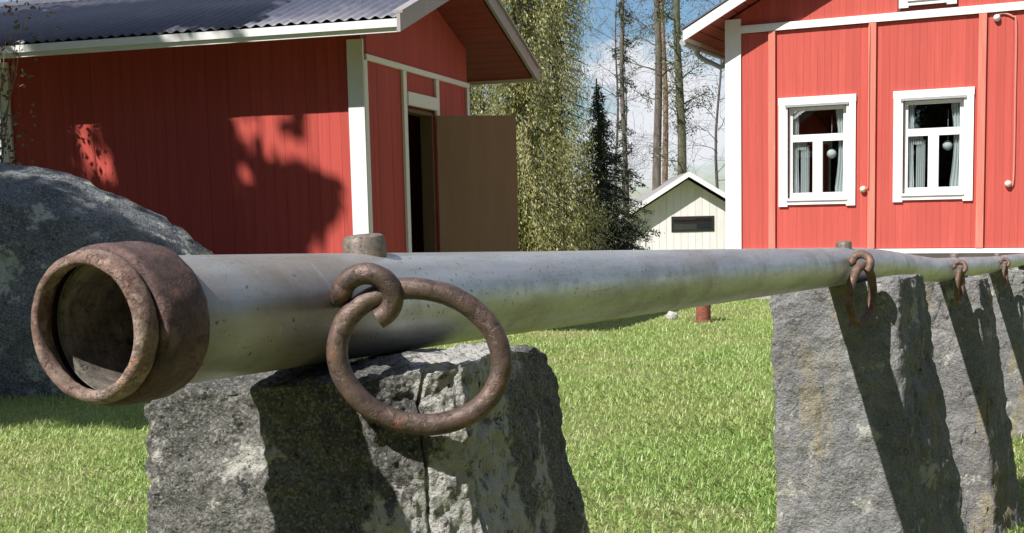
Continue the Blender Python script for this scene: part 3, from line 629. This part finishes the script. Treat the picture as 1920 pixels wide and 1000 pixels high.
        drape(a0+0.15, a0+0.27, b0, zt-0.10); drape(a0-0.02, a0+0.13, b0, b1, fade=0.1); drape(a1+0.02, a1-0.18, b0, b1, fade=0.25)
        drape(a0+0.10, a0+0.24, zt-0.16, zt-0.02)
        o = MB().lathe([(-0.068, 0.004), (-0.058, 0.036), (-0.03, 0.062), (0, 0.07), (0.03, 0.062), (0.058, 0.036), (0.066, 0.012), (0.075, 0.008), (0.08, 0.001)], 20, 'z').tube([(0, 0, 0.07), (0, 0, zt-1.80-0.05*i+0.3)], 0.003, 5)
        p = house.matrix_basis @ Vector(((a0+a1)/2+0.17, 0.15, 1.80+0.05*i))
        tag(o.build('pendant_lamp', 'white', None, smooth=True, off=p), ['round white pendant globe behind the window by the corner board', 'round white pendant globe behind the window by the wall conduit'][i], 'lamp', 'white globes in the windows')
    # attic window (only its foot shows)
    window(2.36, 3.10, 3.68, 4.70)
    # roof
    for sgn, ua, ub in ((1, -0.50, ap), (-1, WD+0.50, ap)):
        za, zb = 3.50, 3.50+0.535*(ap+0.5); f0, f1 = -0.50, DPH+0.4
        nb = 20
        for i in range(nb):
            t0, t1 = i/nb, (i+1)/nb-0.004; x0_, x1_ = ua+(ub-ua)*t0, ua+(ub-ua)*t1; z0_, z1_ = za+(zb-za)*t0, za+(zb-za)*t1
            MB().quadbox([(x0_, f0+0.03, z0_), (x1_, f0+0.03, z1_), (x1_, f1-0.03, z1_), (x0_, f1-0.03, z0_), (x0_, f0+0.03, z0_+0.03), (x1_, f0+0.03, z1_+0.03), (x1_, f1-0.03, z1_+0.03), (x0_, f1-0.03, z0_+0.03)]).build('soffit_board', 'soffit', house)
        ue = ua-sgn*0.05
        MB().quadbox([(ue, f0-0.02, za+0.10), (ub, f0-0.02, zb+0.13), (ub, f1, zb+0.13), (ue, f1, za+0.10), (ue, f0-0.02, za+0.125), (ub, f0-0.02, zb+0.155), (ub, f1, zb+0.155), (ue, f1, za+0.125)]).build('roof_sheet', 'roof', house)
        MB().quadbox([(ua-sgn*0.03, f0-0.002, za-0.055), (ub, f0-0.002, zb-0.04), (ub, f0+0.028, zb-0.04), (ua-sgn*0.03, f0+0.028, za-0.055), (ua-sgn*0.03, f0-0.002, za+0.097), (ub, f0-0.002, zb+0.128), (ub, f0+0.028, zb+0.128), (ua-sgn*0.03, f0+0.028, za+0.097)]).build('bargeboard', 'white', house)
        MB().box(min(ua, ua-sgn*0.028), max(ua, ua-sgn*0.028), f0+0.03, f1, za-0.05, za+0.095).build('fascia', 'white', house)
    # gutter end and downpipe at the corner
    MB().tube([(-0.56, -0.42, 3.44), (-0.56, DPH+0.3, 3.42)], 0.05, 12).build('gutter', 'grey_metal', house)
    MB().tube(spline([(-0.55, 0.25, 3.43), (-0.52, 0.25, 3.3), (-0.2, 0.25, 3.12), (-0.09, 0.25, 3.0), (-0.09, 0.25, 0.3), (-0.2, 0.25, 0.15)], 5), 0.035, 10).build('downpipe', 'grey_metal', house, smooth=True)
    # wall lamps and conduit
    def sensor(u, z, m='cream_plastic'):
        o = MB().lathe([(-0.005, 0.045), (0.03, 0.044), (0.06, 0.036), (0.075, 0.015), (0.077, 0.001)], 18, 'y').build('junction_box', m, house, smooth=True, off=(u, -0.027, z)); o.rotation_euler = (pi, 0, 0)
    sensor(1.905, 1.29); sensor(3.775, 1.31); sensor(3.60, 3.47, 'white')
    MB().tube(spline([(3.60, -0.04, 3.50), (3.68, -0.04, 3.52), (3.79, -0.04, 3.47), (3.835, -0.04, 3.36), (3.84, -0.04, 2.5), (3.84, -0.04, 1.38), (3.80, -0.04, 1.32)], 5), 0.014, 8).build('conduit', 'pink_pipe', house, smooth=True)
    MB().tube(spline([(1.955, -0.085, 1.29), (1.975, -0.085, 1.32), (1.98, -0.085, 1.5), (1.98, -0.085, 3.5)], 4), 0.012, 8).build('conduit', 'batten', house, smooth=True)
make_house()

# ------------------------------------------------------------------ cream outbuilding far behind
def make_garage():
    A = radians(3); c = Vector((5.80, 40.0, -1.0)); t = thing('outbuilding', 'small cream gabled outbuilding with black window slot behind the house', 'outbuilding', c, -A)
    hw, dp, ez, az = 2.32, 6.0, 1.50, 2.96
    b = MB(); b.box(-hw, hw, 0, dp, -0.3, ez)
    b.v += [(-hw, 0, ez+0.001), (hw, 0, ez+0.001), (0, 0, az), (-hw, dp, ez+0.001), (hw, dp, ez+0.001), (0, dp, az)]; b.f += [(8, 9, 10), (13, 12, 11), (8, 10, 13, 11), (9, 12, 13, 10)]
    gw = b.build('wall', 'cream', t); nb = 20; pw = 2*hw/nb
    for i in range(nb):
        x0, x1 = -hw+i*pw+0.004, -hw+(i+1)*pw-0.004; zt = lambda x: az-0.62*abs(x)-0.02
        plank(gw, x0, x1, -0.022+0.006*random.random(), -0.001, -0.25, zt(x0), 'cream', ztop1=zt(x1))
    for s in (-1, 1):
        x0, x1 = s*(hw+0.42), 0.0; z0, z1 = az-0.62*(hw+0.42)+0.17, az+0.17
        MB().quadbox([(x0, -0.45, z0), (x1, -0.45, z1), (x1, dp+0.4, z1), (x0, dp+0.4, z0), (x0, -0.45, z0+0.06), (x1, -0.45, z1+0.06), (x1, dp+0.4, z1+0.06), (x0, dp+0.4, z0+0.06)]).build('roof_sheet', 'flash', t)
        MB().quadbox([(x0, -0.48, z0-0.10), (x1, -0.48, z1-0.10), (x1, -0.452, z1-0.10), (x0, -0.452, z0-0.10), (x0, -0.48, z0+0.07), (x1, -0.48, z1+0.07), (x1, -0.452, z1+0.07), (x0, -0.452, z0+0.07)]).build('bargeboard', 'white', t)
        MB().box(s*hw-0.09, s*hw+0.09, -0.04, -0.024, -0.3, ez-0.02).build('corner_board', 'white', t)
    w = MB().box(-0.54, 0.84, -0.04, -0.002, 1.27, 1.77).build('window', 'black', t); MB().box(-0.46, 0.76, -0.046, -0.041, 1.34, 1.70).build('pane', 'glass', w)
make_garage()

# ------------------------------------------------------------------ small things on the lawn
def make_bollard():
    t = thing('bollard', 'short rusty red iron standpipe on the lawn edge', 'standpipe', (1.845, 11.75, 0.0))
    o = MB().lathe([(0, 0.082), (0.02, 0.082), (0.025, 0.072), (0.22, 0.070), (0.26, 0.074), (0.28, 0.078)], 24, 'z').build('body', 'bollard', t); smooth_angle(o)
    o = MB().lathe([(0.281, 0.085), (0.31, 0.085), (0.345, 0.06), (0.36, 0.02), (0.362, 0.001)], 24, 'z').build('cap', 'bollard', t); smooth_angle(o)
    o = MB().lathe([(0, 0.03), (0.05, 0.03), (0.055, 0.036), (0.075, 0.036)], 14, 'y', True).build('outlet', 'black', t, off=(0.0, 0.06, 0.2)); o.rotation_euler = (0, 0, -2.0)
make_bollard()
def make_pebble():
    bm = bmesh.new(); bmesh.ops.create_icosphere(bm, subdivisions=3, radius=1)
    for v in bm.verts: p = v.co.copy(); v.co = Vector((p.x*0.06, p.y*0.05, p.z*0.055))*(1+0.22*fbm(p*1.6+Vector((3, 3, 3)), 3))
    me = bpy.data.meshes.new('stone'); bm.to_mesh(me); bm.free(); me.materials.append(MAT['concrete']); o = bpy.data.objects.new('stone', me); COL.objects.link(o); o.location = (1.59, 12.1, 0.03)
    tag(o, 'small pale stone in the grass beside the rusty standpipe', 'stone')
make_pebble()

# ------------------------------------------------------------------ trees and shrubs
def conifer(name, label, loc, H, z0, prof, n_br, leaf, leaf_n, lsize, bark_m, droop=0.35, tr=0.16, group=None, seed=1, hang=0.0, cat='tree', limb=True):
    global rng
    rng = np.random.default_rng(seed); r = random.Random(seed); t = thing(name, label, cat, loc, 0, group)
    b = MB(); pts = [(0.05*sin(i*1.1+seed), 0.05*cos(i*0.7+seed), H*i/10) for i in range(11)]; b.tube(pts, [tr*(1-0.09*i)+0.012 for i in range(11)], 10)
    P = []; D = []
    for k in range(n_br):
        z = z0+(H-z0)*(k+r.random())/n_br; q = (z-z0)/(H-z0); R = prof(q)*(0.65+0.5*r.random())
        if R < 0.05: continue
        az = r.random()*2*pi; m = 7; br = []
        for i in range(m+1):
            f = i/m; rr = R*f; br.append(Vector((rr*cos(az), rr*sin(az), z-droop*R*f**1.4+0.12*R*f*f)))
        if limb: b.tube(br, [0.03*(1-0.85*i/m)*(0.5+R/3) for i in range(m+1)], 5, False)
        cnt = max(4, int(leaf_n*R))
        f = rng.random(cnt)**0.7; base = np.array([br[min(int(x*m), m-1)].lerp(br[min(int(x*m)+1, m)], x*m-int(x*m)) for x in f])
        sp = rng.normal(size=(cnt, 3))*np.array([0.13, 0.13, 0.06])*(0.4+0.5*R)*(1.1-0.5*f)[:, None]
        base = base+sp; hg = hang*rng.random(cnt)**1.5; base[:, 2] -= hg
        P.append(base); D.append(np.tile(np.array([cos(az)*0.7, sin(az)*0.7, -0.5-hang*1.2]), (cnt, 1)))
    P = np.concatenate(P); D = np.concatenate(D); P[:, 2] = np.maximum(P[:, 2], 0.05)
    b.build('trunk', bark_m, t, smooth=True)
    sz = lsize*(0.6+0.8*rng.random(len(P)))
    clump = np.array([noise.noise(Vector(p)*0.9+Vector((seed, 0, 0))) for p in P])
    quads_object('crown', leaf_quads(P, sz, 0.3 if leaf != 'yellow_leaf' else 0.3, D, 0.7), leaf, np.clip(0.5+0.5*clump+0.26*rng.normal(size=len(P)), 0, 1), t); return t
gz = ground_z
YG = 'yellow green conifers behind the shed'
for i, (x, y, H, R, lab) in enumerate([(-0.95, 24.6, 13, 1.9, 'yellow green drooping conifer right behind the open brown door'), (0.25, 23.2, 14, 1.35, 'tall yellow green conifer beside the low dark spruce'), (-2.4, 26.0, 12, 2.1, 'yellow green conifer hidden mostly by the red shed roof'), (1.2, 29.5, 15, 1.35, 'far yellow green conifer rising behind its neighbours')]):
    conifer('conifer', lab, (x, y, gz(x, y)), H, 0.1, lambda q, R=R: R*(1.0-0.85*q)*(0.85+0.15*sin(q*17)), 560, 'yellow_leaf', 270, 0.066, 'moss_bark', 0.5, 0.2, YG, 11+i, 0.95)
# half-bare dark spruce
conifer('spruce', 'thin dark spruce with bare upper trunk left of the cream outbuilding', (3.15, 33.5, gz(3, 33.5)), 12.0, 0.2, lambda q: max(0.0, 1.15*(1-q/0.42)) if q < 0.40 else 0.42*abs(sin(q*40))*0.8, 150, 'dark_leaf', 190, 0.085, 'bark', 0.45, 0.075, None, 31, 0.1)
conifer('spruce', 'low dark spruce growing at the foot of the yellow green conifers', (2.25, 30.5, gz(2.25, 30.5)), 4.6, 0.05, lambda q: 1.35*(1-q), 200, 'dark_leaf', 230, 0.08, 'bark', 0.4, 0.06, None, 32, 0.1)
def bare_tree(name, label, loc, H, tr, mat, spread, depth, seed, lean=(0, 0), group=None, tuft=None, start=0.2, nbr=16, tuftn=0, ang=0.9):
    r = random.Random(seed); t = thing(name, label, 'tree', loc, 0, group); b = MB(); T = []
    top = Vector((lean[0], lean[1], H)); tp = [Vector((0, 0, 0)).lerp(top, i/12)+Vector((0.06*sin(i+seed), 0.06*cos(i*1.3+seed), 0))*(i > 0) for i in range(13)]
    b.tube(tp, [tr*(1-0.07*i) for i in range(13)], 10)
    tw = MB()
    def grow(p, d, L, rad, lv):
        pts = [p]; q = p.copy(); dd = d.copy(); m = 5
        for i in range(m):
            dd = (dd+Vector((r.gauss(0, 0.17), r.gauss(0, 0.17), r.gauss(0.02, 0.14)))).normalized(); q = q+dd*L/m; pts.append(q.copy())
        tw.tube(pts, [max(0.004, rad*(1-0.16*i)) for i in range(m+1)], 4, False); T.append(pts[-1]); T.append(pts[3])
        if lv > 0:
            for i in range(2, m+1):
                for _ in range(1 if lv < 2 else 2):
                    nd = (dd+Vector((r.gauss(0, ang), r.gauss(0, ang), r.gauss(0.05, ang*0.7)))).normalized(); grow(pts[i], nd, L*(0.45+0.25*r.random()), rad*0.5, lv-1)
    for k in range(nbr):
        f = start+(1-start)*(k+r.random())/nbr; p = Vector((0, 0, 0)).lerp(top, f); az = r.random()*2*pi
        grow(p, Vector((cos(az), sin(az), 0.25+0.4*r.random())).normalized(), spread*(1.1-0.6*f)*(0.6+0.6*r.random()), tr*0.22, depth)
    b.build('trunk', mat, t, smooth=True); tag(tw.build('branches', 'twig' if mat != 'moss_bark' else mat, t), kind='stuff')
    if tuft:
        g = np.random.default_rng(seed); c = np.array([tuple(x) for x in T]); c = c[g.integers(0, len(c), tuftn)]; P = c+g.normal(size=c.shape)*0.16
        quads_object('crown', leaf_quads(P, 0.12*(0.6+0.8*g.random(len(P))), 0.25), tuft, np.clip(g.normal(0.5, 0.25, len(P)), 0, 1), t)
    return t
bare_tree('pine_tree', 'tall straight grey pine trunk rising behind the cream outbuilding roof', (5.45, 45.0, -1), 19, 0.19, 'bark', 1.6, 1, 41, (0.0, 0), 'pines behind the outbuilding', 'pine_leaf', 0.3, 22, 2600)
bare_tree('pine_tree', 'slim orange barked pine close beside the grey pine trunk', (6.1, 48.0, -1), 20, 0.14, 'pine_bark', 1.5, 1, 42, (-0.1, 0), 'pines behind the outbuilding', 'pine_leaf', 0.35, 18, 2200)
bare_tree('pine_tree', 'mossy green pine trunk right of the orange barked pine', (6.15, 44.0, -1), 18, 0.2, 'moss_bark', 1.2, 1, 43, (-0.1, 0), 'pines behind the outbuilding', 'pine_leaf', 0.2, 40, 9000)
bare_tree('birch_tree', 'leafless birch with fine dark twigs beside the house corner', (7.0, 42.0, -1), 11, 0.07, 'twig', 2.6, 2, 44, (0.3, 0), 'leafless trees behind the outbuilding', None, 0.2, 20, ang=0.75)
bare_tree('birch_tree', 'leafless sapling with fine twigs left of the pine trunks', (4.35, 47.0, -1), 10, 0.05, 'twig', 2.2, 2, 45, (0.2, 0), 'leafless trees behind the outbuilding', None, 0.2, 20, ang=0.8)
bare_tree('birch_tree', 'distant leafless tree between spruce and pines', (5.2, 60.0, -1), 14, 0.09, 'twig', 3.2, 2, 46, (0.2, 0), 'leafless trees behind the outbuilding', None, 0.15, 26, ang=0.8)
# dry-leaved bush by the shed's far corner
def dry_shrub():
    g = np.random.default_rng(5); t = thing('shrub', 'bush with dry brown leaves at the far corner of the shed', 'bush', (-4.32, 9.72, 0)); b = MB(); P = []
    r = random.Random(5)
    for k in range(44):
        az = r.random()*2*pi; L = 1.4+1.9*r.random(); sp = 0.05+0.22*r.random(); q = Vector((0.1*cos(az), 0.1*sin(az), 0)); pts = [q]
        for i in range(6): q = q+Vector((cos(az)*sp*L/6+r.gauss(0, 0.03), sin(az)*sp*L/6+r.gauss(0, 0.03), L/6)); pts.append(q)
        b.tube(pts, [0.012*(1-0.14*i) for i in range(7)], 4, False)
        for i in range(2, 7): P += [tuple(pts[i]+Vector((r.gauss(0, 0.1), r.gauss(0, 0.1), r.gauss(0, 0.08)))) for _ in range(20)]
    P = np.array(P); b.build('stems', 'pale_twig', t); quads_object('leaves', leaf_quads(P, 0.05*(0.6+0.7*g.random(len(P))), 0.55), 'brown_leaf', g.random(len(P)), t)
dry_shrub()
conifer('spruce', 'dark spruce standing beyond the boulder past the shed corner', (-8.2, 15.5, 0), 9, 0.2, lambda q: 1.9*(1-q), 150, 'dark_leaf', 90, 0.16, 'bark', 0.4, 0.12, None, 51, 0.15)

# tall tree on the near side whose crown shades shed and boulder
LIT = [[(1.28, 2.0), (1.0, 2.05), (0.85, 1.95), (0.72, 1.92), (0.68, 1.78), (0.70, 1.58), (0.80, 1.52), (0.98, 1.64), (1.18, 1.84)],
       [(0.46, 2.1), (-0.3, 2.1), (-0.3, 1.40), (0.36, 1.40), (0.58, 1.48), (0.55, 1.66), (0.46, 1.82)],
       [(1.33, 1.43), (1.18, 1.55), (1.0, 1.42), (1.02, 1.22), (1.19, 1.13), (1.35, 1.28)],
       [(0.16, 1.34), (-0.3, 1.40), (-0.3, 0.6), (0.78, 0.6), (0.74, 0.80), (0.50, 0.98), (0.30, 1.08)],
       [(2.76, 1.98), (2.57, 1.98), (2.38, 1.67), (2.33, 1.40), (2.50, 1.40), (2.66, 1.68)]]
def dist_poly(x, z, poly):
    ins = False; dm = 9; n = len(poly)
    for i in range(n):
        (x1, z1), (x2, z2) = poly[i], poly[(i+1) % n]
        if (z1 > z) != (z2 > z) and x < (x2-x1)*(z-z1)/(z2-z1)+x1: ins = not ins
        dx, dz = x2-x1, z2-z1; t = max(0, min(1, ((x-x1)*dx+(z-z1)*dz)/(dx*dx+dz*dz))); dm = min(dm, math.hypot(x-x1-t*dx, z-z1-t*dz))
    return -dm if ins else dm
def make_shade_tree():
    r = random.Random(3); g = np.random.default_rng(3); Lv = Vector((0.664, 0.678, -1.0)); sx = Vector((cos(SA), -sin(SA), 0)); sy = Vector((sin(SA), cos(SA), 0))
    base = Vector((-8.7, 4.1, 0)); t = thing('tree', 'tall spreading tree whose crown shades the small red shed and boulder', 'tree', base)
    def wall_hit(p):
        d = p-SCn; k = -(d.dot(sy))/Lv.dot(sy); q = p+Lv*k; return -(q-SCn).dot(sx), q.z
    C = []
    tries = 0
    while len(C) < 3600 and tries < 160000:
        tries += 1; m_ = r.random()
        rad = r.uniform(0.10, 0.24)
        if m_ < 0.34: a = r.uniform(-0.05, 3.9); z = r.uniform(-0.1, 2.05); tgt = SCn-sx*a+Vector((0, 0, z))
        elif m_ < 0.66: a = r.uniform(0.05, 1.6); z = r.uniform(0.6, 2.05); tgt = SCn-sx*a+Vector((0, 0, z)); rad = r.uniform(0.05, 0.12)
        elif m_ < 0.76: tgt = Vector((r.uniform(-4.9, -2.0), r.uniform(7.6, 8.6), r.uniform(0, 1.0)))
        elif m_ < 0.90: tgt = Vector((r.uniform(-4.9, -0.9), r.uniform(6.7, 9.6), 0))
        else: tgt = SCn-sx*r.uniform(0.9, 4.6)+sy*r.uniform(-0.45, 1.4)+Vector((0, 0, 2.6))
        k = r.uniform(5.2, 8.6); p = tgt-Lv*k
        a, z = wall_hit(p)
        if 1.9 < z < 2.9 and -0.6 < a < 0.75: continue                # sun reaches the eave by the gable
        if any(dist_poly(a, z, q) < rad*0.95+0.02 for q in LIT): continue
        # sun grazes the crest of the boulder
        if m_ < 0.62 or True:
            kk = (8.5-p.y)/Lv.y; q = p+Lv*kk; zt = float(np.interp(q.x, [-3.9, -3.09, -2.83, -2.45, -2.27, -2.0], [1.52, 1.44, 1.34, 1.13, 0.99, 0.75]))
            if -3.45 < q.x < -1.7 and zt-0.48 < q.z < zt+0.2: continue
        C.append((p, rad))
    P = np.concatenate([np.array(p)[None]+g.normal(size=(26, 3))*rad*0.5 for p, rad in C]); P -= np.array(base)
    b = MB(); b.tube([(0, 0, 0), (0.05, 0.02, 2), (0.15, 0.0, 4), (0.5, 0.05, 6.5), (0.9, 0.1, 9.2)], [0.24, 0.21, 0.18, 0.13, 0.04], 12)
    b.build('trunk', 'bark', t, smooth=True)
    lb = MB()
    for p, rad in C[::14]:
        q = p-base; z0 = max(2.5, q.z-1.6); s = Vector((0.15+0.08*max(0, z0-4), 0.03, z0)); mid = s.lerp(q, 0.5)+Vector((0, 0, 0.15))
        lb.tube([s, mid, q], [0.03, 0.018, 0.006], 5, False)
    lb.build('limbs', 'bark', t)
    quads_object('crown', leaf_quads(P, np.repeat([0.09+0.35*rad for _, rad in C], 26)*(0.7+0.6*g.random(len(P))), 0.7), 'green_leaf', g.random(len(P)), t)
make_shade_tree()

# unseen spruces added behind the viewer to cut the sky's fill light
def make_sky_blockers():
    src = conifer('spruce', 'dense tall unseen spruce added behind the viewer to block sky light', (-22, -14, 0), 15, 0.3, lambda q: 3.0*(1-q)+0.15, 170, 'dark_leaf', 60, 0.34, 'bark', 0.4, 0.2, 'unseen spruces added to block sky light', 61, 0.2)
    r = random.Random(9); i = 0
    for ring_ in (0, 1):
        for a in range(-8, 190, 13):
            an = radians(a+r.uniform(-3, 3)+6*ring_); d = 21+6*ring_+r.uniform(-1, 2)
            x, y = d*cos(an), -d*sin(an)
            if i == 0: o = src
            else:
                o = src.copy(); COL.objects.link(o)
                for ch in src.children: c = ch.copy(); COL.objects.link(c); c.parent = o
            o.location = (x, y, 0); o.rotation_euler = (0, 0, r.random()*6); k = r.uniform(0.92, 1.08)*(1.0 if ring_ == 0 else 1.25); k *= 1.0 if abs(a+6*ring_-134) < 34 else 1.5; o.scale = (k, k, k); i += 1
make_sky_blockers()
